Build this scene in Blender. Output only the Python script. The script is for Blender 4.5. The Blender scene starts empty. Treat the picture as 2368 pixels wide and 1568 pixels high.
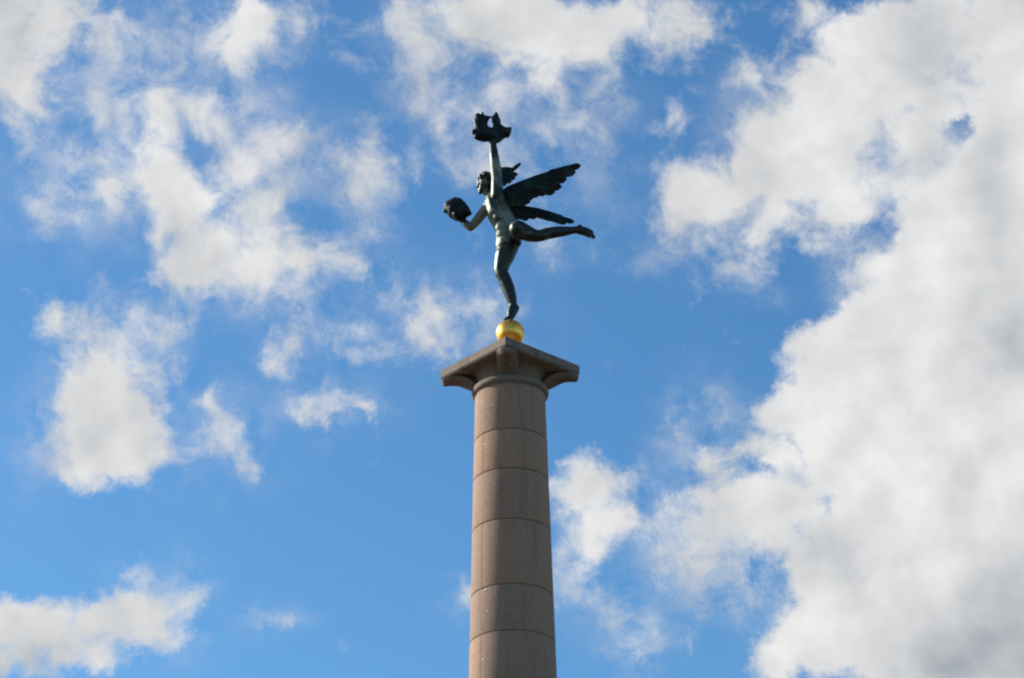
import bpy, bmesh, math, random
from mathutils import Vector, Matrix, noise as mnoise

random.seed(7)
S = bpy.context.scene
COL = S.collection
R = math.radians

# ------------------------------------------------------------------ camera
FPX = 5570.0                 # focal length in units of a 2368-wide frame
W0, H0 = 2368.0, 1568.0
CAM = Vector((0.043, -38.0, 1.6))
ELEV, ROLL = R(27.5), R(-0.6)
cam_d = bpy.data.cameras.new('camera'); cam = bpy.data.objects.new('camera', cam_d); COL.objects.link(cam)
cam.location = CAM
cam.rotation_mode = 'QUATERNION'
cam.rotation_quaternion = (Matrix.Rotation(R(90) + ELEV, 3, 'X') @ Matrix.Rotation(ROLL, 3, 'Z')).to_quaternion()
cam_d.sensor_width = 36.0
cam_d.lens = 36.0 * FPX / W0
cam_d.clip_start, cam_d.clip_end = 0.1, 20000.0
cam_d.dof.use_dof = True
cam_d.dof.focus_distance = 400.0
cam_d.dof.aperture_fstop = cam_d.lens / 34.0
S.camera = cam
CM = cam.rotation_quaternion.to_matrix()

def ray(X, Y):
    return (CM @ Vector(((X - W0/2)/FPX, -(Y - H0/2)/FPX, -1.0))).normalized()

def P(X, Y, dep=0.0):
    """point of the upright plane y = dep seen at (X, Y) of the photograph"""
    d = ray(X, Y)
    return CAM + d * ((dep - CAM.y) / d.y)

# ------------------------------------------------------------------ world: sky with clouds
SUN_AZ, SUN_EL = R(-70), R(28)          # azimuth from +Y towards +X
sund = Vector((math.sin(SUN_AZ)*math.cos(SUN_EL), math.cos(SUN_AZ)*math.cos(SUN_EL), math.sin(SUN_EL)))
world = bpy.data.worlds.new('World'); S.world = world; world.use_nodes = True
wt = world.node_tree; wt.nodes.clear()

class NT:
    def __init__(s, t): s.t = t
    def n(s, ty, **kw):
        o = s.t.nodes.new(ty)
        for k, v in kw.items(): setattr(o, k, v)
        return o
    def put(s, sock, v):
        if isinstance(v, bpy.types.NodeSocket): s.t.links.new(v, sock)
        elif v is not None: sock.default_value = v
    def m(s, op, a, b=None, c=None, clamp=False):
        o = s.n('ShaderNodeMath', operation=op, use_clamp=clamp)
        for i, v in enumerate((a, b, c)): s.put(o.inputs[i], v)
        return o.outputs[0]
    def v(s, op, a, b=None, c=None, out=0):
        o = s.n('ShaderNodeVectorMath', operation=op)
        for i, x in enumerate((a, b, c)): s.put(o.inputs[i], x)
        return o.outputs[out]
    def noise(s, vec, scale, detail=4, rough=.5, dist=0.0, lac=2.0, col=False):
        o = s.n('ShaderNodeTexNoise'); s.put(o.inputs['Vector'], vec)
        for k, x in (('Scale', scale), ('Detail', detail), ('Roughness', rough), ('Distortion', dist), ('Lacunarity', lac)): o.inputs[k].default_value = x
        return o.outputs['Color' if col else 0]
    def mix(s, f, a, b, mode='MIX'):
        o = s.n('ShaderNodeMix', data_type='RGBA', blend_type=mode)
        s.put(o.inputs[0], f); s.put(o.inputs[6], a); s.put(o.inputs[7], b)
        return o.outputs[2]
    def sstep(s, x, a, b, lo=0.0, hi=1.0):
        o = s.n('ShaderNodeMapRange', interpolation_type='SMOOTHSTEP'); s.put(o.inputs[0], x)
        for i, q in enumerate((a, b, lo, hi)): o.inputs[i+1].default_value = q
        return o.outputs[0]

N = NT(wt)
tc = N.n('ShaderNodeTexCoord')
D = N.v('NORMALIZE', tc.outputs['Generated'])
sep = N.n('ShaderNodeSeparateXYZ'); wt.links.new(D, sep.inputs[0])
az = N.m('ARCTAN2', sep.outputs[0], sep.outputs[1])
el = N.m('ARCSINE', sep.outputs[2])
K = FPX / 100.0                          # sky chart: azimuth and elevation in units of about one degree
comb = N.n('ShaderNodeCombineXYZ')
wt.links.new(N.m('MULTIPLY', az, K), comb.inputs[0]); wt.links.new(N.m('MULTIPLY', el, K), comb.inputs[1])
U0 = comb.outputs[0]
wz = N.v('SUBTRACT', N.noise(D, 48, 5, .68, col=True), (.5, .5, .5))
U = N.v('MULTIPLY_ADD', wz, (1.35, 1.35, 0), U0)

def chart(X, Y):
    d = ray(X, Y)
    return math.atan2(d.x, d.y)*K, math.asin(d.z)*K, math.cos(math.asin(d.z))

import numpy as np
AZ0, AZ1 = -16.0, 16.0                   # part of the chart that the surveyed clouds cover
EL0, EL1 = 17.0, 37.5
NG = 257
gx, gy = np.meshgrid(np.linspace(AZ0, AZ1, NG), np.linspace(EL0, EL1, NG), indexing='ij')
gx = gx*K*R(1); gy = gy*K*R(1)
def field(lst, floor=-.55, pw=7.0):
    """soft union of bulging cloud masses, as a height field over azimuth and elevation"""
    acc = np.full(gx.shape, math.exp(pw*floor))
    for (X, Y, rx, ry, amp) in lst:
        cx, cy, ce = chart(X, Y)
        q = ((gx-cx)*100*ce/rx)**2 + ((gy-cy)*100/ry)**2
        rm = min(rx, ry); s = min(58.0, rm*1.05)       # edges of thick clouds are crisp, those of small ones soft
        v = np.minimum((1-np.sqrt(q))*rm/s, 1.0)*amp
        acc += np.exp(pw*np.maximum(v, floor*3))
    return np.log(acc)/pw
def soften(A, n):
    for _ in range(n):
        for ax in (0, 1):
            A = (np.roll(A, 1, ax) + 2*A + np.roll(A, -1, ax))/4
    return A
def chart_field(A, rank):
    """sum of products of curves of azimuth and curves of elevation"""
    u, s, vt = np.linalg.svd(A, full_matrices=False)
    tot = None
    us = N.n('ShaderNodeMapRange'); N.put(us.inputs[0], ux); us.inputs[1].default_value = AZ0*K*R(1); us.inputs[2].default_value = AZ1*K*R(1)
    vs = N.n('ShaderNodeMapRange'); N.put(vs.inputs[0], uy); vs.inputs[1].default_value = EL0*K*R(1); vs.inputs[2].default_value = EL1*K*R(1)
    def curves(sock, cols):
        o = N.n('ShaderNodeRGBCurve'); cb = N.n('ShaderNodeCombineXYZ')
        for i in range(3): N.put(cb.inputs[i], sock)
        N.put(o.inputs[1], cb.outputs[0])
        lo, sc = [], []
        for i, f in enumerate(cols):
            m0, m1 = float(f.min()), float(f.max()); m1 = max(m1, m0+1e-6); lo.append(m0); sc.append(m1-m0)
            pts = o.mapping.curves[i].points
            step = 2
            idx = list(range(0, NG, step))
            pts[0].location = (0, (f[0]-m0)/(m1-m0)); pts[1].location = (1, (f[-1]-m0)/(m1-m0))
            for k in idx[1:-1]: pts.new(k/(NG-1), (f[k]-m0)/(m1-m0))
            for p in pts: p.handle_type = 'AUTO'
        o.mapping.update()
        return N.v('MULTIPLY_ADD', o.outputs[0], tuple(sc), tuple(lo))
    for k in range(0, rank, 3):
        w = np.sqrt(s[k:k+3])
        f = curves(us.outputs[0], [u[:, k+i]*w[i] for i in range(3)])
        g_ = curves(vs.outputs[0], [vt[k+i, :]*w[i] for i in range(3)])
        dp = N.v('DOT_PRODUCT', f, g_, out=1)
        tot = dp if tot is None else N.m('ADD', tot, dp)
    rec = (u[:, :rank]*s[:rank]) @ vt[:rank]
    print('sky chart rank', rank, 'rms', float(np.sqrt(((rec-A)**2).mean())))
    return tot

CLOUDS = [
 # upper left corner
 (60,60,150,120,.9),(200,35,72,60,.5),(190,100,60,50,.38),(35,190,90,120,.75),(35,285,62,66,.65),(105,270,50,62,.35),
 # broad torn cloud, left
 (580,60,90,75,.7),(555,125,70,50,.7),(500,90,90,80,.22),(690,60,36,60,.25),(370,105,15,50,.25),(310,185,110,34,.36),(410,160,34,30,.32),
 (385,245,58,50,.8),(385,320,60,70,.9),(380,395,85,60,.9),(440,440,75,70,.9),(430,520,60,60,.8),(420,600,80,70,.9),(400,645,60,42,.8),(408,705,18,40,.6),
 (500,270,50,60,.5),(512,370,40,80,.65),(555,230,40,40,.28),(250,450,60,42,.8),(190,490,18,36,.6),(288,492,40,36,.5),(300,400,42,26,.45),
 (150,400,45,40,.24),(110,465,25,35,.2),(260,340,60,50,.26),(165,350,15,35,.22),(235,260,60,50,.28),
 (600,480,70,72,.55),(650,560,70,60,.85),(690,592,60,36,.85),(600,605,110,40,.75),(520,590,60,50,.5),(480,655,50,40,.5),(800,600,62,26,.5),(842,632,34,30,.42),
 (700,345,40,30,.38),(655,385,60,55,.22),(610,360,50,40,.22),(830,375,30,50,.28),(858,520,18,25,.32),
 (640,665,110,40,.24),(570,740,30,12,.28),(650,720,22,15,.28),(905,690,25,30,.3),
 (400,430,105,170,.7),(560,470,90,80,.5),(620,565,150,80,.6),(480,600,150,90,.66),(430,260,110,60,.5),(580,420,90,120,.3),(200,60,90,80,.4),
 (300,765,100,56,.42),(330,1400,110,60,.8),(1350,1135,105,66,.9),(1425,1115,76,52,.95),(1430,1200,90,60,.85),(1650,1165,110,56,.9),(1960,470,110,70,.8),(1985,400,90,80,.8),
 # block-shaped cloud, left middle
 (128,722,26,40,.72),(102,755,20,30,.6),(170,775,42,26,.5),(262,795,56,42,.8),(310,735,40,40,.36),(352,795,40,50,.33),
 (222,872,108,90,1.0),(262,970,128,100,1.1),(240,1050,140,82,1.1),(180,1090,80,60,.9),(118,1072,46,50,.6),(212,1130,64,26,.7),(340,950,50,80,.6),(372,880,28,80,.36),(352,1030,50,50,.6),(388,1005,24,64,.4),
 (480,925,35,30,.55),(500,905,15,25,.4),(500,1020,60,40,.5),(535,1050,40,34,.42),(572,1082,25,12,.42),(432,990,25,15,.3),
 (762,932,62,34,.72),(738,880,15,30,.42),(842,945,30,20,.52),(702,945,30,18,.42),(650,810,25,30,.3),(790,780,40,30,.3),
 # bottom left
 (90,1455,110,78,1.0),(0,1445,80,70,1.0),(240,1435,90,80,1.0),(340,1440,90,72,.95),(370,1395,50,42,.6),(350,1340,42,20,.24),(430,1400,28,60,.34),(420,1482,40,32,.7),(60,1525,120,60,.9),(200,1505,100,46,.9),(462,1482,30,14,.3),
 (600,1425,22,12,.16),(640,1445,26,8,.14),
 # top centre
 (1200,30,150,100,1.1),(1270,75,150,92,1.1),(1240,150,110,60,.9),(1250,192,70,32,.6),(1450,45,140,62,.75),(1600,55,110,52,.7),(1690,35,50,42,.55),(1400,90,100,60,.7),(1085,75,60,60,.6),(1050,10,120,46,.6),(920,25,45,50,.5),(960,90,40,60,.42),(1010,150,60,60,.26),(1060,180,46,60,.24),(1150,222,90,46,.26),(1290,228,40,28,.26),
 (1105,255,46,34,.22),(1200,300,130,46,.08),(1385,240,50,60,.14),(1108,375,35,25,.32),
 (1110,690,50,35,.28),(1132,705,25,30,.32),(1010,750,46,42,.42),(1020,795,36,46,.40),(960,740,35,40,.30),(1055,722,40,30,.28),(1270,575,20,30,.32),
 # upper right
 (2060,90,200,110,1.0),(1980,200,200,110,1.0),(1900,300,190,120,1.0),(1790,400,180,96,1.0),(1640,450,140,76,1.0),(1560,405,64,46,.8),(1560,520,76,50,.6),(1650,560,110,50,.6),(1740,540,90,56,.7),(1620,592,50,28,.32),(1800,500,120,58,.8),(1940,480,110,66,.7),(1750,300,70,70,.55),(1770,200,40,60,.3),(1730,340,80,60,.5),(1870,60,80,62,.6),(2200,150,150,200,.85),(2340,100,120,200,1.1),(2330,320,90,120,1.0),(2240,360,60,60,.7),(2100,400,80,60,.8),(2140,330,110,80,.85),(2100,450,80,60,.8),
 # right
 (2280,560,250,220,1.2),(2170,800,290,200,1.3),(2030,900,220,170,1.2),(1905,800,66,56,.9),(1880,950,108,110,1.0),(1805,1060,100,74,1.0),(1715,1140,96,66,.9),(1800,1200,110,110,.9),(2220,1100,300,250,1.4),(2010,1300,200,200,1.2),(1920,1450,180,120,1.1),(2220,1450,300,200,1.4),(1815,1530,90,72,1.0),(2070,640,90,80,.9),(2000,610,36,46,.42),(1640,1070,54,40,.85),(1662,970,24,42,.5),
 (1930,1060,120,110,1.1),(2390,850,150,220,1.2),(1700,1230,60,60,.6),
 (1890,795,90,50,1.0),(1850,775,40,36,.9),(1995,620,46,70,.8),(1790,960,60,50,.9),(1730,1060,60,40,.9),
 (1600,1280,76,96,.36),(1660,1345,66,70,.36),(1550,1200,50,50,.42),
 (1400,1110,78,48,.9),(1330,1150,66,60,.9),(1472,1060,20,30,.6),(1380,1220,86,56,.8),(1450,1220,66,38,.5),(1320,1290,56,60,.6),(1330,1370,34,48,.5),(1562,1000,18,44,.22),
 (1475,1490,48,30,.34),(1430,1430,30,20,.2),(1078,1390,22,20,.28),(1682,652,24,10,.05),
]
HOLES = [(465,338,16,24,.3),(2222,290,24,28,1.5),(2185,370,40,56,.12),(2240,180,40,40,.2),(2010,560,40,34,.3),
         (1262,255,28,24,.4),(1770,1085,36,14,.5),(90,70,30,24,.2),(185,190,30,30,.3)]
SHADE = [(2300,1520,320,110,1.0),(2330,1400,200,90,.7),(1940,1300,110,90,.8),(2120,1240,150,70,.55),(2350,800,140,110,.7),(1990,1020,100,70,.5),(2120,130,110,120,.4),
         (2040,330,110,130,.45),(110,1530,130,50,.9),(270,1450,60,60,.4),(280,1010,50,60,.4),(1250,60,160,80,.35),(1760,1250,80,70,.4),(2050,1480,90,60,.6),(1720,450,90,40,.3)]
A = field(CLOUDS) + .02
VEIL = [(1150,230,120,70,.36),(1200,320,160,80,.32),(1310,410,110,70,.24),(1395,240,66,86,.28),(1000,150,100,120,.5),(1420,400,80,100,.18),(1110,380,60,40,.45),
        (200,430,150,110,.5),(290,320,120,90,.5),(650,380,120,110,.42),(830,420,50,120,.4),(650,680,180,60,.5),(570,250,90,90,.45),(480,80,140,100,.45),(350,130,60,90,.42),(220,160,90,90,.42),(120,330,70,60,.4),
        (790,775,60,36,.42),(650,810,34,40,.42),(340,760,80,70,.45),(500,1010,110,90,.42),(900,670,50,60,.5),(1050,740,130,90,.45),(360,880,60,140,.4),(100,1000,50,120,.4),
        (1620,1280,110,130,.66),(1700,1340,90,80,.7),(1560,1000,40,80,.38),(1660,960,60,80,.4),(1560,580,90,40,.32),(1690,652,40,14,.3),(1760,682,50,16,.24),(1980,620,60,90,.55),(1475,1480,80,60,.42),(420,1400,60,90,.5),(350,1340,60,30,.42),(620,1435,60,26,.42),
        (2160,390,110,110,.6),(1330,1340,60,80,.45),(1700,270,60,90,.30),(1270,575,34,40,.4),(1370,590,30,26,.3),(1080,1390,40,40,.35),(760,930,110,60,.4),(880,520,34,40,.36)]
Vg = np.zeros(gx.shape)
for (X, Y, rx, ry, amp) in VEIL:
    cx, cy, ce = chart(X, Y)
    q = ((gx-cx)*100*ce/rx)**2 + ((gy-cy)*100/ry)**2
    Vg = np.maximum(Vg, amp*np.exp(-q*.9))
Vg = soften(Vg, 4)
for (X, Y, rx, ry, amp) in HOLES:
    cx, cy, ce = chart(X, Y)
    q = ((gx-cx)*100*ce/rx)**2 + ((gy-cy)*100/ry)**2
    A -= 1.5*amp*np.exp(-q)
A = soften(np.clip(A, -.6, 1.15), 3)
LUMPS = [(2150,1120,56,110,.8),(2230,1190,110,70,.5),(2020,1340,90,60,.95),(1900,1430,110,66,.85),(1800,1510,80,60,.8),(1880,900,86,110,.7),(1960,720,76,80,.6),(1770,1100,80,60,.7),
         (2060,620,90,70,.6),(2290,1010,70,60,.6),(1640,440,90,46,.6),(1900,190,110,60,.6),(1830,470,90,46,.6),(2320,60,80,110,.6),(220,850,80,80,.6),(420,420,90,150,.5),(600,590,120,50,.5),(200,1090,70,46,.5),(90,1410,110,36,.6),(330,1400,60,40,.5),(1640,1065,50,34,.6)]
B_ = soften(np.clip(field(SHADE, -.1), 0, 1), 24) - .45*soften(np.clip(field(LUMPS, -.05), 0, 1), 3)
usep = N.n('ShaderNodeSeparateXYZ'); wt.links.new(U, usep.inputs[0]); ux, uy = usep.outputs[0], usep.outputs[1]
M = chart_field(A, 36)
V = N.m('MAXIMUM', chart_field(Vg, 24), 0.0)
shd = chart_field(B_, 18)
# the same kind of broken cumulus over the rest of the sky
F = ray(W0/2, H0/2)
wgt = N.sstep(N.v('DOT_PRODUCT', D, tuple(F), out=1), math.cos(R(30)), math.cos(R(15.2)))
gen = N.m('MULTIPLY_ADD', N.noise(D, 5.0, 3, .5, .3), 7.0, -3.95)
gen = N.m('MAXIMUM', N.m('MINIMUM', gen, 1.1), -.6)
mx = N.n('ShaderNodeMix', data_type='FLOAT'); N.put(mx.inputs[0], wgt); N.put(mx.inputs[2], gen); N.put(mx.inputs[3], M)
M = mx.outputs[0]
fb = N.noise(D, 50, 8, .575, .3)
x = N.m('ADD', M, N.m('MULTIPLY_ADD', fb, 2.4, -1.2))
a1 = N.sstep(x, -.15, .80)
wisp = N.noise(N.v('ADD', D, N.v('MULTIPLY', wz, (.02, .02, .02))), 58, 8, .62, .2)
a2 = N.m('MULTIPLY', N.m('MULTIPLY', V, wgt), N.sstep(wisp, .30, .72, .0, 1.45))
a2 = N.m('MINIMUM', a2, .9)
alpha = N.m('SUBTRACT', 1.0, N.m('MULTIPLY', N.m('SUBTRACT', 1.0, a1), N.m('SUBTRACT', 1.0, a2)))
# relief: brighter where the cloud thins towards the sun
Dsh = N.v('NORMALIZE', N.v('MULTIPLY_ADD', tuple(sund), (.013, .013, .013), D))
relief = N.m('SUBTRACT', N.noise(D, 26, 5, .52), N.noise(Dsh, 26, 3.5, .5))
low = N.noise(D, 11, 3, .5)
tone = N.m('MULTIPLY_ADD', relief, -1.25, N.m('MULTIPLY_ADD', low, .9, -.13))
tone = N.m('ADD', tone, N.m('MULTIPLY', shd, .60), clamp=True)
ccol = N.mix(tone, (6.1, 6.08, 6.03, 1), (2.7, 2.95, 3.25, 1))
sky = N.n('ShaderNodeTexSky', sky_type='NISHITA', sun_disc=False, sun_elevation=SUN_EL, sun_rotation=SUN_AZ, altitude=50, air_density=1.0, dust_density=.6, ozone_density=2.5)
hs = N.n('ShaderNodeHueSaturation'); hs.inputs['Saturation'].default_value = 1.18; hs.inputs['Value'].default_value = 1.08
wt.links.new(sky.outputs[0], hs.inputs['Color'])
skyb = N.mix(1.0, hs.outputs[0], (.77, 1.02, 1.07, 1), 'MULTIPLY')
skyc = N.mix(alpha, skyb, ccol)
bg = N.n('ShaderNodeBackground'); wt.links.new(skyc, bg.inputs[0]); bg.inputs[1].default_value = 0.099
wo = N.n('ShaderNodeOutputWorld'); wt.links.new(bg.outputs[0], wo.inputs[0])
world.cycles.sampling_method = 'MANUAL'; world.cycles.sample_map_resolution = 512

sun_d = bpy.data.lights.new('sun', 'SUN'); sun_d.energy = 5.0; sun_d.angle = R(.53); sun_d.color = (1, .93, .84)
sun = bpy.data.objects.new('sun', sun_d); COL.objects.link(sun)
sun.rotation_euler = sund.to_track_quat('Z', 'Y').to_euler(); sun.location = (-30, 0, 50)

S.view_settings.view_transform = 'Standard'; S.view_settings.look = 'None'
S.view_settings.exposure = 0.5; S.view_settings.gamma = 1.0; S.view_settings.use_curve_mapping = False
S.render.engine = 'CYCLES'
S.cycles.use_denoising = True
S.cycles.use_adaptive_sampling = True; S.cycles.adaptive_threshold = .02
S.cycles.max_bounces = 6

# ------------------------------------------------------------------ materials
def material(name):
    m = bpy.data.materials.new(name); m.use_nodes = True
    nt = NT(m.node_tree); b = m.node_tree.nodes['Principled BSDF']
    return m, nt, b

def granite(name, base, dark, light, rough=.85, streak=.25):
    m, n, b = material(name)
    t = n.n('ShaderNodeTexCoord').outputs['Object']
    sp = n.noise(t, 26, 5, .75)
    cloud = n.noise(t, 2.2, 5, .6)
    st = n.v('MULTIPLY', t, (5.0, 5.0, .35))
    sk = n.noise(st, 1.4, 5, .6)
    c = n.mix(n.sstep(sp, .40, .62), dark, light)
    c = n.mix(.45, c, base)
    f = n.m('MULTIPLY', n.sstep(sk, .48, .72), streak)
    c = n.mix(f, c, tuple(x*.45 for x in dark[:3]) + (1,))
    f2 = n.sstep(cloud, .35, .7, 0, .35)
    c = n.mix(f2, c, tuple(x*1.12 for x in base[:3]) + (1,))
    oi = n.n('ShaderNodeObjectInfo').outputs['Random']
    hv = n.n('ShaderNodeHueSaturation'); n.put(hv.inputs['Color'], c)
    n.put(hv.inputs['Value'], n.m('MULTIPLY_ADD', oi, .18, .90)); n.put(hv.inputs['Saturation'], n.m('MULTIPLY_ADD', oi, .14, .93))
    n.put(b.inputs['Base Color'], hv.outputs[0])
    b.inputs['Roughness'].default_value = rough; b.inputs['Specular IOR Level'].default_value = .25
    b.inputs['Diffuse Roughness'].default_value = 0.0
    bp = n.n('ShaderNodeBump'); bp.inputs['Strength'].default_value = .25; bp.inputs['Distance'].default_value = .003
    n.put(bp.inputs['Height'], n.m('ADD', sp, cloud)); n.put(b.inputs['Normal'], bp.outputs[0])
    return m

M_SHAFT = granite('pink_granite', (.318,.205,.142,1), (.225,.143,.098,1), (.395,.260,.182,1))
M_CAP = granite('grey_granite', (.20,.156,.122,1), (.13,.10,.078,1), (.265,.208,.163,1), streak=.45)
def flat(name, c, rough=.9, metal=0.0):
    m, n, b = material(name)
    t = n.n('ShaderNodeTexCoord').outputs['Object']
    nz = n.noise(t, 9, 5, .6)
    n.put(b.inputs['Base Color'], n.mix(n.sstep(nz, .3, .7), tuple(x*.75 for x in c)+(1,), tuple(min(1, x*1.2) for x in c)+(1,)))
    b.inputs['Roughness'].default_value = rough; b.inputs['Metallic'].default_value = metal
    return m
M_MORTAR = flat('dark_mortar', (.055,.047,.042))
M_PALE = flat('pale_surface', (.62,.58,.52), .5)
M_GROUND = flat('paving', (.085,.062,.044))

def bronze(name, dark, pale, lo, hi, amt, rough=.42, lit_spots=None):
    m, n, b = material(name)
    t = n.n('ShaderNodeTexCoord').outputs['Object']
    a = n.noise(t, 2.1, 5, .62, .6); g = n.noise(t, 3.7, 4, .6, .3); fine = n.noise(t, 26, 4, .6)
    v = n.m('MULTIPLY_ADD', fine, .18, n.m('ADD', a, -.09))
    if lit_spots:                                         # extra pale patina round given points, painting the sunlit look into the colour
        for (c_, r_) in lit_spots:
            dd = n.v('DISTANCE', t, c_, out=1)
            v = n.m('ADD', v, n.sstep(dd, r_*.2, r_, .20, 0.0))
    f = n.sstep(v, lo, hi, 0, amt)
    c = n.mix(f, dark, pale)
    c = n.mix(n.sstep(g, .56, .68, 0, .55), c, (.018,.085,.075,1))
    n.put(b.inputs['Base Color'], c)
    n.put(b.inputs['Metallic'], n.m('MULTIPLY_ADD', f, -.6, .85))
    n.put(b.inputs['Roughness'], n.m('MULTIPLY_ADD', f, .25, rough))
    bp = n.n('ShaderNodeBump'); bp.inputs['Strength'].default_value = .3; bp.inputs['Distance'].default_value = .01
    n.put(bp.inputs['Height'], n.m('ADD', fine, n.m('MULTIPLY', a, 2.0))); n.put(b.inputs['Normal'], bp.outputs[0])
    return m
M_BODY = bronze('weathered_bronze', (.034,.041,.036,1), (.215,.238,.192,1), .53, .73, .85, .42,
                [(tuple(P(1176, 528, -.15)), .55), (tuple(P(1098, 515, .36)), .42), (tuple(P(1140, 400, -.17)), .5), (tuple(P(1125, 465, .1)), .3)])  # centres and radii of the painted-in sunlit areas
M_WING = bronze('dark_bronze', (.014,.021,.021,1), (.04,.05,.045,1), .5, .75, .6, .5)
M_HAIR = bronze('brown_bronze', (.028,.028,.025,1), (.09,.085,.07,1), .5, .75, .8, .5)

def gold():
    m, n, b = material('gilding')
    t = n.n('ShaderNodeTexCoord').outputs['Object']
    nz = n.noise(t, 7, 4, .6)
    n.put(b.inputs['Base Color'], n.mix(n.sstep(nz, .35, .7), (1.0,.55,.105,1), (.97,.46,.07,1)))
    b.inputs['Metallic'].default_value = 1.0
    n.put(b.inputs['Roughness'], n.m('MULTIPLY_ADD', nz, .14, .29))
    bp = n.n('ShaderNodeBump'); bp.inputs['Strength'].default_value = .15; bp.inputs['Distance'].default_value = .01
    n.put(bp.inputs['Height'], n.noise(t, 14, 3, .5)); n.put(b.inputs['Normal'], bp.outputs[0])
    return m
M_GOLD = gold()

# ------------------------------------------------------------------ helpers
def mesh_obj(name, verts, faces, mat, parent=None, smooth=False):
    me = bpy.data.meshes.new(name); me.from_pydata([tuple(v) for v in verts], [], faces); me.update()
    bm = bmesh.new(); bm.from_mesh(me); bmesh.ops.recalc_face_normals(bm, faces=bm.faces); bm.to_mesh(me); bm.free()
    o = bpy.data.objects.new(name, me); COL.objects.link(o); me.materials.append(mat)
    if smooth:
        for p in me.polygons: p.use_smooth = True
        me.set_sharp_from_angle(angle=R(38))
    if parent:
        o.parent = parent; o.matrix_parent_inverse = Matrix.Translation(-parent.location)
    return o

def empty(name, loc, label, cat, group=None):
    o = bpy.data.objects.new(name, None); COL.objects.link(o); o.location = loc; o.empty_display_size = .3
    o['label'] = label; o['category'] = cat
    if group: o['group'] = group
    return o

def lathe(name, prof, mat, parent, seg=96, closed=True):
    vs, fs = [], []
    n = len(prof)
    for i in range(seg):
        a = 2*math.pi*i/seg
        for (r, z) in prof: vs.append((r*math.cos(a), r*math.sin(a), z))
    for i in range(seg):
        j = (i+1) % seg
        for k in range(n if closed else n-1):
            l = (k+1) % n
            fs.append((i*n+k, j*n+k, j*n+l, i*n+l))
    return mesh_obj(name, vs, fs, mat, parent, True)

# ------------------------------------------------------------------ the setting
gv = [(4000*math.cos(2*math.pi*i/64), 4000*math.sin(2*math.pi*i/64), 0) for i in range(64)]
g = mesh_obj('ground', gv, [tuple(range(64))], M_GROUND); g['kind'] = 'structure'

# ------------------------------------------------------------------ column
col = empty('stone_column', (0, 0, 0), 'tall pinkish grey granite column with square flared capital under the golden ball', 'column')

def front_z(Y, r):                      # height of a front-of-shaft point seen at row Y
    return P(1182, Y, -r).z
def half_width(px, z):                  # metres from a half-width in photograph units
    return px * (Vector((0, 0, z)) - CAM).length / FPX
# shaft radius against height, from the two outlines of the shaft
prof = []
for (Y, hw) in ((930, 81.5), (1080, 86), (1200, 89.2), (1349, 94.6), (1456, 98), (1560, 100.5)):
    z = P(1182, Y, 0).z; prof.append((z, half_width(hw, z)))
prof.sort()
sl = (prof[-1][1] - prof[0][1]) / (prof[-1][0] - prof[0][0])
def rad(z):
    return prof[-1][1] + sl*(z - prof[-1][0])
Z_RING = P(1182, 911, 0).z              # axis height of the ring moulding
R_TOP = rad(Z_RING)
joints = [Z_RING - .03]
for Y in (990, 1081, 1198, 1349, 1456):
    z = front_z(Y, R_TOP); z = front_z(Y, rad(z)); joints.append(z)
dz = [joints[i] - joints[i+1] for i in range(5)]
for k in (1.02, .9): joints.append(joints[-1] - k*(dz[3] + dz[1])/2)

def stone_block(z1, z0, a0, a1):
    """curved block with eased edges; angles from the front, positive to the right"""
    gap = .0038
    seg, vs, fs = 22, [], []
    rows = [(z0+gap, -.014), (z0+gap+.004, -.006), (z0+gap+.012, -.0015), (z0+gap+.02, 0), ((z0+z1)/2, 0), (z1-gap-.02, 0), (z1-gap-.012, -.0015), (z1-gap-.004, -.006), (z1-gap, -.014)]
    ag = .0017 / rad(z0)
    angs = []
    tot = (a1 - ag) - (a0 + ag)
    e = .008 / rad(z0)
    angs = [(a0+ag, -.004), (a0+ag+e*.3, -.001), (a0+ag+e, 0)] + [(a0+ag+e + (tot-2*e)*i/seg, 0) for i in range(1, seg)] + [(a1-ag-e, 0), (a1-ag-e*.3, -.001), (a1-ag, -.004)]
    for (z, dr) in rows:
        for (a, da) in angs:
            r = rad(z) + min(dr, da)
            vs.append((r*math.sin(a), -r*math.cos(a), z))
    n, m = len(angs), len(rows)
    for i in range(m-1):
        for j in range(n-1): fs.append((i*n+j, i*n+j+1, (i+1)*n+j+1, (i+1)*n+j))
    # inner ring and the faces that close the block
    b = len(vs)
    for (z, dr) in (rows[0], rows[-1]):
        for (a, da) in angs: vs.append(((rad(z)-.10)*math.sin(a), -(rad(z)-.10)*math.cos(a), z))
    for j in range(n-1):
        fs.append((j, j+1, b+j+1, b+j)); fs.append(((m-1)*n+j, (m-1)*n+j+1, b+n+j+1, b+n+j)); fs.append((b+j, b+j+1, b+n+j+1, b+n+j))
    for j in (0, n-1):
        fs.append(tuple(i*n+j for i in range(m)) + (b+n+j, b+j))
    return mesh_obj('stone_block', vs, fs, M_SHAFT, col, True)

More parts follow.
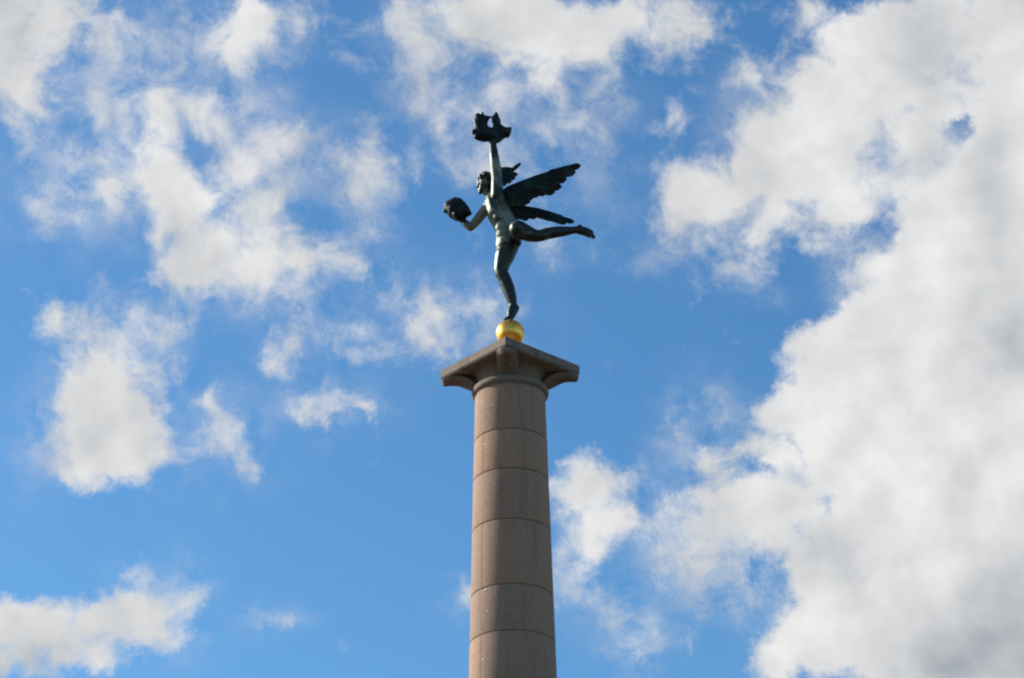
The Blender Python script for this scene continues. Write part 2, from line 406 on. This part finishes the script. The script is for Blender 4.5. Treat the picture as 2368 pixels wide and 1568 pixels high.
for k in range(len(joints)-1):
    off = R(15.5) if k % 2 == 0 else R(-46)
    for q in range(3):
        a = off + q*2*math.pi/3
        stone_block(joints[k], joints[k+1], a, a + 2*math.pi/3)
zb = joints[-1]
lathe('mortar_core', [(rad(joints[0])-.016, joints[0]), (.2, joints[0]), (.2, zb+.01), (rad(zb)-.016, zb+.01)], M_MORTAR, col)
rb = rad(1.6)
lathe('lower_shaft', [(rad(zb), zb-.004), (.2, zb-.004), (.2, 1.6), (rb, 1.6)], M_SHAFT, col)
lathe('base_moulding', [(rb+.02, 1.59), (rb+.12, 1.56), (rb+.16, 1.48), (rb+.12, 1.40), (rb+.05, 1.36), (rb+.06, 1.3), (rb+.2, 1.24), (rb+.24, 1.12), (rb+.2, 1.0), (.2, 1.0), (.2, 1.59)], M_SHAFT, col)
def box(name, x, y, z0, z1, mat, parent, rot=0.0, bev=.012):
    bm = bmesh.new(); bmesh.ops.create_cube(bm, size=1.0)
    bmesh.ops.scale(bm, vec=(x, y, z1-z0), verts=bm.verts); bmesh.ops.bevel(bm, geom=bm.edges[:], offset=bev, segments=2, affect='EDGES')
    bmesh.ops.rotate(bm, cent=(0,0,0), matrix=Matrix.Rotation(rot, 3, 'Z'), verts=bm.verts); bmesh.ops.translate(bm, vec=(0,0,(z0+z1)/2), verts=bm.verts)
    me = bpy.data.meshes.new(name); bm.to_mesh(me); bm.free(); me.materials.append(mat)
    o = bpy.data.objects.new(name, me); COL.objects.link(o); o.parent = parent; o.matrix_parent_inverse = Matrix.Translation(-parent.location)
    return o
CAP_ROT = R(45 - 3.0)
box('plinth_block', 2*rb+.7, 2*rb+.7, .0, .995, M_SHAFT, col, CAP_ROT)

# capital: ring, neck, four corner leaves, slab
U_ = .001234                              # metres per unit of the capital survey
zr = Z_RING
t = .068
ring = [(R_TOP+.012+t*.75*math.cos(a), zr + t*math.sin(a)) for a in [R(-90+i*15) for i in range(13)]]
ring += [(R_TOP-.05, zr+t), (R_TOP-.05, zr-t-.03), (R_TOP+.004, zr-t-.03)]
lathe('ring_moulding', ring, M_CAP, col)
Z_AB = P(1020, 876, 0).z + .018              # underside of the slab
AB_T = .180
rn = R_TOP - .035
hz = Z_AB - (zr+t)
lathe('capital_neck', [(rn+.012, zr+t-.01), (rn, zr+t+.05), (rn-.004, zr+t+hz*.4), (rn+.01, zr+t+hz*.7), (rn+.06, zr+t+hz*.93), (rn+.10, Z_AB-.003), (.2, Z_AB-.003), (.2, zr+t-.01)], M_CAP, col)
HS = 1.238/math.sqrt(2)
box('slab', 2*HS, 2*HS, Z_AB+.012, Z_AB+AB_T, M_CAP, col, CAP_ROT, .012)
box('slab_fillet', 2*HS-.022, 2*HS-.022, Z_AB-.004, Z_AB+.0115, M_CAP, col, CAP_ROT, .004)

def corner_leaf(ang):
    # spine in (radius, height): rises from the ring, sweeps out under the corner
    h = Z_AB - (zr+t)
    base = [(rn-.01, zr+t*.6), (rn+.035, zr+t+.02), (rn+.09, zr+t+h*.16), (rn+.17, zr+t+h*.36), (rn+.27, zr+t+h*.51), (rn+.38, zr+t+h*.585), (rn+.47, zr+t+h*.59), (rn+.535, zr+t+h*.54), (rn+.585, zr+t+h*.50), (rn+.612, zr+t+h*.58)]
    top  = [(rn-.03, zr+t+h*.10), (rn+.0, zr+t+h*.20), (rn+.05, zr+t+h*.42), (rn+.13, zr+t+h*.66), (rn+.22, zr+t+h*.83), (rn+.32, Z_AB-.02), (rn+.44, Z_AB-.008), (rn+.53, Z_AB-.008), (rn+.60, Z_AB-.012), (rn+.63, zr+t+h*.80)]
    wid = [.15, .165, .18, .19, .192, .188, .175, .148, .108, .05]
    vs, fs, n = [], [], len(base)
    cs = 11
    for i in range(n):
        (rb_, zb_), (rt_, zt_) = base[i], top[i]
        for j in range(cs):                       # lower side: two lobes with a crease on the midline
            s = -1 + 2*j/(cs-1)
            lift = (.85*(abs(s)**2.6) + .20*math.exp(-(s/.12)**2))
            vs.append((rb_ + (rt_-rb_)*lift*.6, s*wid[i], zb_ + (zt_-zb_)*min(.97, lift)))
        for j in range(cs-1, -1, -1):
            s = -1 + 2*j/(cs-1)
            vs.append((rt_, s*wid[i]*.98, zt_))
    m = 2*cs
    for i in range(n-1):
        for j in range(m):
            k = (j+1) % m
            fs.append((i*m+j, i*m+k, (i+1)*m+k, (i+1)*m+j))
    fs.append(tuple(range(m))); fs.append(tuple((n-1)*m+j for j in range(m)))
    c, s_ = math.cos(ang), math.sin(ang)
    vs = [(x*c - y*s_, x*s_ + y*c, z) for (x, y, z) in vs]
    o = mesh_obj('corner_leaf', vs, fs, M_CAP, col, True)
    return o
for q in range(4): corner_leaf(CAP_ROT + R(45) + q*R(90))

# small pale discs set in the shaft, left of its middle
for (X, Y) in ((1116, 930), (1124, 1371), (1127, 1422), (1117, 1530), (1122, 1030), (1140, 945)):
    c = P(X, Y, -.4); z = c.z; r = rad(z)
    x = max(-r*.98, min(r*.98, c.x)); a = math.asin(x/r)
    vs, fs = [(0, -.003, 0)], []
    rr = .013 if Y != 1371 else .018
    for i in range(10):
        vs.append((rr*math.cos(i*R(36)), 0, rr*math.sin(i*R(36))))
    for i in range(10): vs.append((rr*1.05*math.cos(i*R(36)), .03, rr*1.05*math.sin(i*R(36))))
    for i in range(10):
        j = (i+1) % 10
        fs.append((0, 1+i, 1+j)); fs.append((1+i, 11+i, 11+j, 1+j))
    Mx = Matrix.Translation((0, 0, z)) @ Matrix.Rotation(a, 4, 'Z') @ Matrix.Translation((0, -r-.003, 0))
    mesh_obj('pale_disc', [Mx @ Vector(v) for v in vs], fs, M_PALE, col)

# ------------------------------------------------------------------ ball
PXM = (P(1180, 600, 0) - CAM).length / FPX       # metres per photograph unit at the statue
bc = P(1180, 771.5, 0); br = 33.0 * (bc-CAM).length / FPX
Z_TOP = Z_AB + AB_T
lathe('ball_pedestal', [(.0, Z_TOP+.002), (.16, Z_TOP+.002), (.15, Z_TOP+.06), (.10, Z_TOP+.12), (.09, bc.z-br+.01), (.0, bc.z-br+.012)], M_CAP, col, 32, False)
bm = bmesh.new(); bmesh.ops.create_uvsphere(bm, u_segments=64, v_segments=40, radius=br)
me = bpy.data.meshes.new('golden_ball'); bm.to_mesh(me); bm.free(); me.materials.append(M_GOLD)
for p in me.polygons: p.use_smooth = True
ball = bpy.data.objects.new('golden_ball', me); COL.objects.link(ball); ball.location = bc
ball['label'] = 'polished golden ball under the statue\'s foot on top of the column'; ball['category'] = 'ball'

# ------------------------------------------------------------------ statue
foot = P(1178, 739, 0)
st = empty('winged_statue', foot, 'dark bronze winged nude figure balancing on one foot and holding up two masks', 'statue')

def pt(X, Y, d): return P(X, Y, d*PXM)

ico = bmesh.new(); bmesh.ops.create_icosphere(ico, subdivisions=2, radius=1.0); ico.verts.ensure_lookup_table()
IV = [v.co.copy() for v in ico.verts]; IF = [tuple(v.index for v in f.verts) for f in ico.faces]; ico.free()

class Lump:
    def __init__(s): s.v = []; s.f = []
    def ball(s, c, r):
        b = len(s.v)
        rr = Vector((r, r, r)) if not isinstance(r, Vector) else r
        s.v += [(c.x+q.x*rr.x, c.y+q.y*rr.y, c.z+q.z*rr.z) for q in IV]; s.f += [tuple(i+b for i in t) for t in IF]
    def chain(s, pts):
        """tapered limb through (X, Y, depth, radius) knots"""
        for (a, b) in zip(pts[:-1], pts[1:]):
            A, B = pt(*a[:3]), pt(*b[:3]); ra, rb_ = (q[3]*PXM + (.008 if q[3] > 7 else .003) for q in (a, b))
            n = max(2, int((B-A).length / (min(ra, rb_)*.28)))
            for i in range(n+1):
                t_ = i/n; s.ball(A.lerp(B, t_), ra + (rb_-ra)*t_)
    def one(s, X, Y, d, r, sc=(1,1,1)):
        s.ball(pt(X, Y, d), Vector((r*PXM*sc[0], r*PXM*sc[1], r*PXM*sc[2])))
    def build(s, name, mat, parent, vox, smooth=4, rough=0.0, seed=0):
        me = bpy.data.meshes.new(name); me.from_pydata(s.v, [], s.f); me.update()
        o = bpy.data.objects.new('tmp', me); COL.objects.link(o)
        md = o.modifiers.new('r', 'REMESH'); md.mode = 'VOXEL'; md.voxel_size = vox
        sm = o.modifiers.new('s', 'SMOOTH'); sm.factor = .5; sm.iterations = smooth
        dg = bpy.context.evaluated_depsgraph_get(); dg.update()
        out = bpy.data.meshes.new_from_object(o.evaluated_get(dg))
        bpy.data.objects.remove(o); bpy.data.meshes.remove(me)
        out.name = name; out.materials.clear(); out.materials.append(mat)
        if rough:
            for v in out.vertices:
                n_ = mnoise.noise(v.co*9 + Vector((seed, 0, 0)))*.6 + mnoise.noise(v.co*20 + Vector((0, seed, 0)))*.4
                v.co += v.normal * (n_*rough)
        for p in out.polygons: p.use_smooth = True
        o = bpy.data.objects.new(name, out); COL.objects.link(o)
        o.parent = parent; o.matrix_parent_inverse = Matrix.Translation(-st.location)
        return o

B = Lump()
# torso
B.chain([(1172,537,6,18),(1160,512,4,20),(1149,488,0,24),(1145,470,0,24),(1145,458,0,19)])
B.chain([(1184,530,0,19),(1172,505,0,20),(1162,482,0,22),(1154,462,-4,19)])
B.chain([(1137,474,8,16),(1142,494,8,16.5),(1151,514,8,15),(1160,532,8,15),(1164,550,6,16),(1166,570,8,20)])
B.chain([(1150,452,-16,14),(1138,462,6,13),(1128,478,18,11)])          # shoulder girdle
B.chain([(1142,466,2,12),(1134,456,2,9.5),(1127,446,2,10)])            # neck
# head
B.one(1121,423,2,1,(16,18,22)); B.one(1113,424,2,11.5); B.one(1116,438,2,10.5); B.one(1110.5,445,2,5.5); B.one(1124,443,2,9)
B.chain([(1107.5,421,2,3),(1103.5,433,2,2.6)]); B.one(1107,416,2,5.5); B.one(1106.5,440,2,3)
# raised near arm
B.chain([(1150,452,-18,15),(1149.5,432,-22,13.5),(1148.5,412,-22,12.2),(1146,388,-22,12.6),(1142.5,358,-22,10.4),(1140,336,-16,8),(1140,327,-12,8)])
B.chain([(1158,470,-14,14),(1153,448,-20,13)])
for (a, b_, c_, dd) in ((1131,318,1126,6),(1136,315,1132,8),(1141,314,1139,9),(1146,315,1147,8)):   # fingers round the mask
    B.chain([(1140,326,-10,4.5),(a,b_,8,3),(c_,b_-8,11,2.6),(c_+1,b_-13,dd,2.2)])
B.chain([(1142,327,-12,4.2),(1149,321,-20,3.2),(1150,313,-20,2.6)])
# far arm
B.chain([(1128,478,18,13),(1118,491,30,11.4),(1104,509,42,10.4),(1091,524,50,9),(1088,526,51,8.6),(1078,518,52,9),(1069,510,52,7),(1064,507,51,6.4)])
for (a, b_, c_, e_) in ((1058,503,1050,500),(1060,506,1052,505),(1064,508,1056,508),(1067,509,1061,510)):
    B.chain([(1065,508,51,4.2),(a,b_,42,2.9),(c_,e_,34,2.5),(c_-2,e_-4,26,2.1)])
B.chain([(1066,507,51,4),(1072,501,48,3),(1074,495,44,2.6)])
# standing leg
B.chain([(1182,548,8,22),(1176,570,10,24),(1168,590,10,23),(1162.5,606,10,19.5),(1158.5,625,8,16),(1160,632,8,15.4),(1168,648,10,15),(1175,666,12,15),(1182,688,12,12.2),(1186,704,12,9),(1189,711,12,9)])
B.one(1192,560,4,15); B.one(1153,626,6,9.5);
B.chain([(1195,712,12,6.5),(1188,722,11,8.2),(1182,732,8,7.6)])
B.chain([(1186,706,12,8.5),(1181,722,10,7.5),(1178,734,8,6)])
for i, (tx, ty) in enumerate(((1166,740),(1167,739.5),(1169,739),(1171,738.5),(1173,738))):
    B.chain([(1181,733,8-5+i*2.6,5),(tx+5,ty-3,3-6+i*4.2,3.2),(tx,ty,2-7+i*4.4,2.4)])
# lifted leg
B.chain([(1194,528,-14,19),(1203,533,-40,21),(1222,541,-48,17.5),(1240,546,-50,14),(1250,545,-48,13.2),(1266,540,-38,13.4),(1284,537,-34,13.2),(1304,535,-30,11),(1322,533,-26,8.2),(1334,531,-24,7.8)])
B.one(1197,529,-46,20.5); B.one(1206,541,-44,15); B.one(1159.5,527,-9,15.5); B.one(1163,540,-7,15.5); B.one(1152,505,-8,14); B.one(1168,560,-2,18); B.one(1241,551,-52,9)
B.chain([(1341,526,-22,6.8),(1336,532,-23,8.6),(1352,535,-21,10),(1363,540,-19,9.8)])
for i in range(5):
    B.chain([(1362,539,-24+i*2.2,6.5),(1369-.5*i,544,-27+i*3.6,5),(1373.5-1.0*i,549,-28+i*3.8,3.8)])
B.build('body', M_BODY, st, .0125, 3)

# hair with its wreath
Hh = Lump()
Hh.one(1126,417,2,1,(15,19,19)); Hh.one(1131,428,2,1,(12,17,17))
rnd = random.Random(3)
for i in range(46):
    a = rnd.uniform(-1.2, 2.2); d = rnd.uniform(-1, 1)
    X = 1124 + 17*math.sin(a)*math.sqrt(1-d*d*.7); Y = 419 - 19*math.cos(a)
    Hh.one(X, Y, 2+18*d, rnd.uniform(3.2, 5.2))
for i in range(15):
    a = i/14*math.pi
    Hh.one(1111-2*math.sin(a), 406+6*math.sin(a), 2-15*math.cos(a), 4.4)
Hh.build('hair', M_HAIR, st, .016, 1, .012, 3)

# masks: modelled as solid heads grown from their outline
def inside(p, poly):
    x, y = p; c = False; n = len(poly)
    for i in range(n):
        (x1, y1), (x2, y2) = poly[i], poly[(i+1) % n]
        if (y1 > y) != (y2 > y) and x < (x2-x1)*(y-y1)/(y2-y1)+x1: c = not c
    return c
def edge_dist(p, poly):
    best = 1e9; n = len(poly)
    for i in range(n):
        a, b = Vector(poly[i]), Vector(poly[(i+1) % n]); q = Vector(p); ab = b-a
        t_ = max(0, min(1, (q-a).dot(ab)/max(1e-9, ab.dot(ab)))); best = min(best, (q-(a+ab*t_)).length)
    return best
def grown(name, polys, dep, maxr, mat, extra=(), stretch=1.4, seed=1):
    L = Lump()
    for poly in polys:
        xs = [p[0] for p in poly]; ys = [p[1] for p in poly]
        y = min(ys)
        while y < max(ys):
            x = min(xs)
            while x < max(xs):
                if inside((x, y), poly):
                    r = edge_dist((x, y), poly)
                    if r > .9:
                        r = min(maxr, r); L.one(x, y, dep, r, (1, stretch, 1))
                x += 1.9
            y += 1.9
    for e in extra: L.one(*e)
    return L.build(name, mat, st, .0115, 3, .02, seed)
def z6(pts): return [(1063.8 + x*.07375, 242.8 + y*.07375) for (x, y) in pts]
def z1(pts): return [(994.4 + x*.177, 242.8 + y*.177) for (x, y) in pts]
up_left = z6([(340,880),(430,905),(410,700),(395,540),(430,370),(500,270),(600,275),(650,320),(680,215),(735,200),(770,320),(880,345),(1000,350),(1010,390),(925,440),(870,540),(860,620),(895,690),(960,725),(1030,700),(1150,900),(1180,1150),(1040,1200),(900,1140),(700,1145),(540,1105),(450,1010)])
up_right = z6([(1000,370),(1050,290),(1100,205),(1150,200),(1210,320),(1230,420),(1285,480),(1275,590),(1350,670),(1450,712),(1590,680),(1625,710),(1600,900),(1540,1010),(1400,1035),(1290,1120),(1170,1200),(1000,1180),(950,900),(1005,700),(1030,620),(985,500)])
eyes = [(1097, 304, -16, 7), (1101, 316, -17, 7), (1112, 309, -16, 7), (1150, 288, -14, 6), (1156, 302, -16, 7)]
mu = grown('mask', [up_left, up_right], -8, 9.5, M_WING, eyes, 1.7, 5)
mu['label'] = 'open-mouthed bronze mask in the raised hand'
low = z1([(165,1310),(185,1290),(240,1240),(320,1205),(400,1215),(455,1260),(500,1320),(540,1385),(562,1425),(510,1455),(465,1480),(420,1520),(330,1515),(250,1465),(215,1415),(168,1402),(175,1375),(188,1350)])
extra = [(1046, 480, 27, 9), (1062, 476, 27, 10), (1070, 487, 28, 9), (1054, 496, 27, 9)]
ml = grown('mask', [low], 38, 14, M_WING, extra, 1.25, 9)
ml['label'] = 'rounded bronze mask in the lowered hand'

# wings: a thick leading spar, a thin web and separate feathers
def plane_fn(X0, Y0, d0, kx, ky):
    return lambda X, Y: pt(X, Y, d0 + kx*(X-X0) + ky*(Y-Y0))
def feather(root, tip, width, fn, lift, mat, parent, bend=.0):
    """a cambered blade with a raised shaft; root, tip in photograph units on the wing's own plane"""
    rx, ry = root; tx, ty = tip
    L = math.hypot(tx-rx, ty-ry); ux, uy = (tx-rx)/L, (ty-ry)/L; px, py = -uy, ux
    o = fn(rx, ry); nrm = (fn(rx+10, ry)-o).cross(fn(rx, ry+10)-o).normalized()
    if nrm.y > 0: nrm = -nrm                   # towards the viewer's side
    vs, fs = [], []
    ns = 11
    for i in range(ns):
        q = i/(ns-1)
        w = width*(.55+.45*min(1, q*2.2))
        if q > .86: w *= math.sqrt(max(.03, 1-((q-.86)/.143)**2))
        b = bend*math.sin(q*math.pi)*L
        cx, cy = rx+ux*L*q+px*b, ry+uy*L*q+py*b
        lf = (lift*(1-.55*q))*PXM
        for s in (-1, -.55, -.1, 0, .1, .55, 1):
            c = fn(cx+px*w*s, cy+py*w*s)
            vs.append(c + nrm*(lf + PXM*(1.9*(1-s*s) + (1.0 if s == 0 else 0) + .35)))
        for s in (1, 0, -1):
            c = fn(cx+px*w*s, cy+py*w*s)
            vs.append(c + nrm*(lf + PXM*(.6*(1-s*s) - .6)))
    m = 10
    for i in range(ns-1):
        for j in range(m):
            k = (j+1) % m; fs.append((i*m+j, i*m+k, (i+1)*m+k, (i+1)*m+j))
    fs.append(tuple(range(m))); fs.append(tuple((ns-1)*m+j for j in range(m)))
    ob = mesh_obj('feather', vs, fs, mat, None, True)
    ob.parent = parent
    return ob
def wing(spar, web, feathers, fn, spar_r):
    L = Lump()
    for (a, b), (ra, rb_) in zip(zip(spar[:-1], spar[1:]), zip(spar_r[:-1], spar_r[1:])):
        A, Bq = fn(*a), fn(*b); n = max(3, int((Bq-A).length/(min(ra, rb_)*PXM*.35)))
        for i in range(n+1): L.ball(A.lerp(Bq, i/n), (ra+(rb_-ra)*i/n)*PXM)
    ys = [p[1] for p in web]; xs = [p[0] for p in web]
    y = min(ys)
    while y < max(ys):
        x = min(xs)
        while x < max(xs):
            if inside((x, y), web):
                r = min(3.2, edge_dist((x, y), web))
                if r > 1.2: L.ball(fn(x, y), r*PXM)
            x += 1.8
        y += 1.8
    w = L.build('wing', M_WING, st, .013, 2)
    for (r, t_, wd, lf, bd) in feathers: feather(r, t_, wd, fn, lf, M_WING, w, bd)
    return w
def z8(x, y): return (1133 + x*.1327, 358.4 + y*.1327)
def z7(x, y): return (1006 + x*.1032, 370 + y*.1032)

# near upper wing
fnA = plane_fn(1162, 445, -12, -.35, .15)
sparA = [z8(230,680), z8(330,590), z8(480,515), z8(800,385), z8(1100,285), z8(1400,190), z8(1530,180)]
webA = [z8(*p) for p in ((200,700),(480,530),(800,400),(1100,300),(1420,210),(1300,360),(1180,500),(1000,570),(820,620),(700,700),(600,800),(480,900),(300,960),(200,900))]
tips = [(1590,185),(1500,300),(1345,425),(1255,560),(1140,648),(1000,662),(872,695),(775,740),(705,820),(625,872)]
roots = [(1050,310),(880,380),(740,430),(620,480),(540,520),(470,560),(400,600),(350,640),(300,690),(260,740)]
fA = []
for i, (t_, r_) in enumerate(zip(tips, roots)):
    fA.append((z8(*r_), z8(*t_), (7.4, 8.8, 9.6, 10.2, 10.6, 10.2, 9.2, 8.8, 8.4, 8.0)[i], 2.0+.9*(9-i)*.5, .02))
for i in range(8):                                    # coverts
    a = i/7
    r_ = (300+700*a, 640-310*a); t_ = (430+760*a, 800-400*a + 40*math.sin(a*3))
    fA.append((z8(*r_), z8(*t_), 6.4, 6.5, .02))
wA = wing(sparA, webA, fA, fnA, [9, 7.5, 5.5, 4.6, 4.0, 3.4, 3.2])
wA['label'] = 'long wing raised behind the near shoulder'

# far upper wing, behind the head
fnB = plane_fn(1150, 430, 26, .5, -.2)
sparB = [(1146,440), (1150,402), z7(1480,200), z7(1600,185), z7(1740,200), z7(1830,110), z7(1890,80)]
webB = [z7(*p) for p in ((1300,230),(1500,190),(1730,210),(1800,290),(1820,340),(1760,420),(1650,510),(1500,590),(1320,640))]
fB = []
for (r_, t_, w_) in (((1690,300),(1925,75),2.6),((1560,300),(1850,330),5.0),((1520,360),(1795,415),5.4),((1460,420),(1710,492),5.6),((1400,460),(1600,550),5.6),((1340,520),(1500,605),5.2)):
    fB.append((z7(*r_), z7(*t_), w_, 1.5, .02))
wB = wing(sparB, webB, fB, fnB, [8, 6, 5, 4, 3.4, 2.6, 2.4])
wB['label'] = 'far wing half hidden behind the raised arm'

# lower wing, trailing to the right above the lifted leg
fnC = plane_fn(1180, 490, -4, -.2, .1)
sparC = [z8(240,900), z8(420,905), z8(640,925), z8(830,950), z8(1050,1010), z8(1250,1070)]
webC = [z8(*p) for p in ((180,860),(620,905),(830,940),(1050,1000),(1240,1060),(1350,1130),(1250,1160),(1050,1105),(850,1060),(700,1105),(560,1085),(420,1060),(200,1010))]
fC = []
for (r_, t_, w_) in (((900,1000),(1472,1175),6.2),((820,1010),(1330,1195),6.4),((640,990),(1120,1125),6.6),((420,980),(820,1085),7.2),((330,990),(680,1115),7.6),((250,1000),(560,1085),7.6)):
    fC.append((z8(*r_), z8(*t_), w_, 2.0, .015))
for i in range(3): fC.append((z8(420+170*i, 935+18*i), z8(640+190*i, 985+35*i), 5.6, 4.5, .02))
wC = wing(sparC, webC, fC, fnC, [9, 7.5, 5.2, 4.4, 4.0, 3.4])
wC['label'] = 'narrow lower wing trailing above the lifted leg'
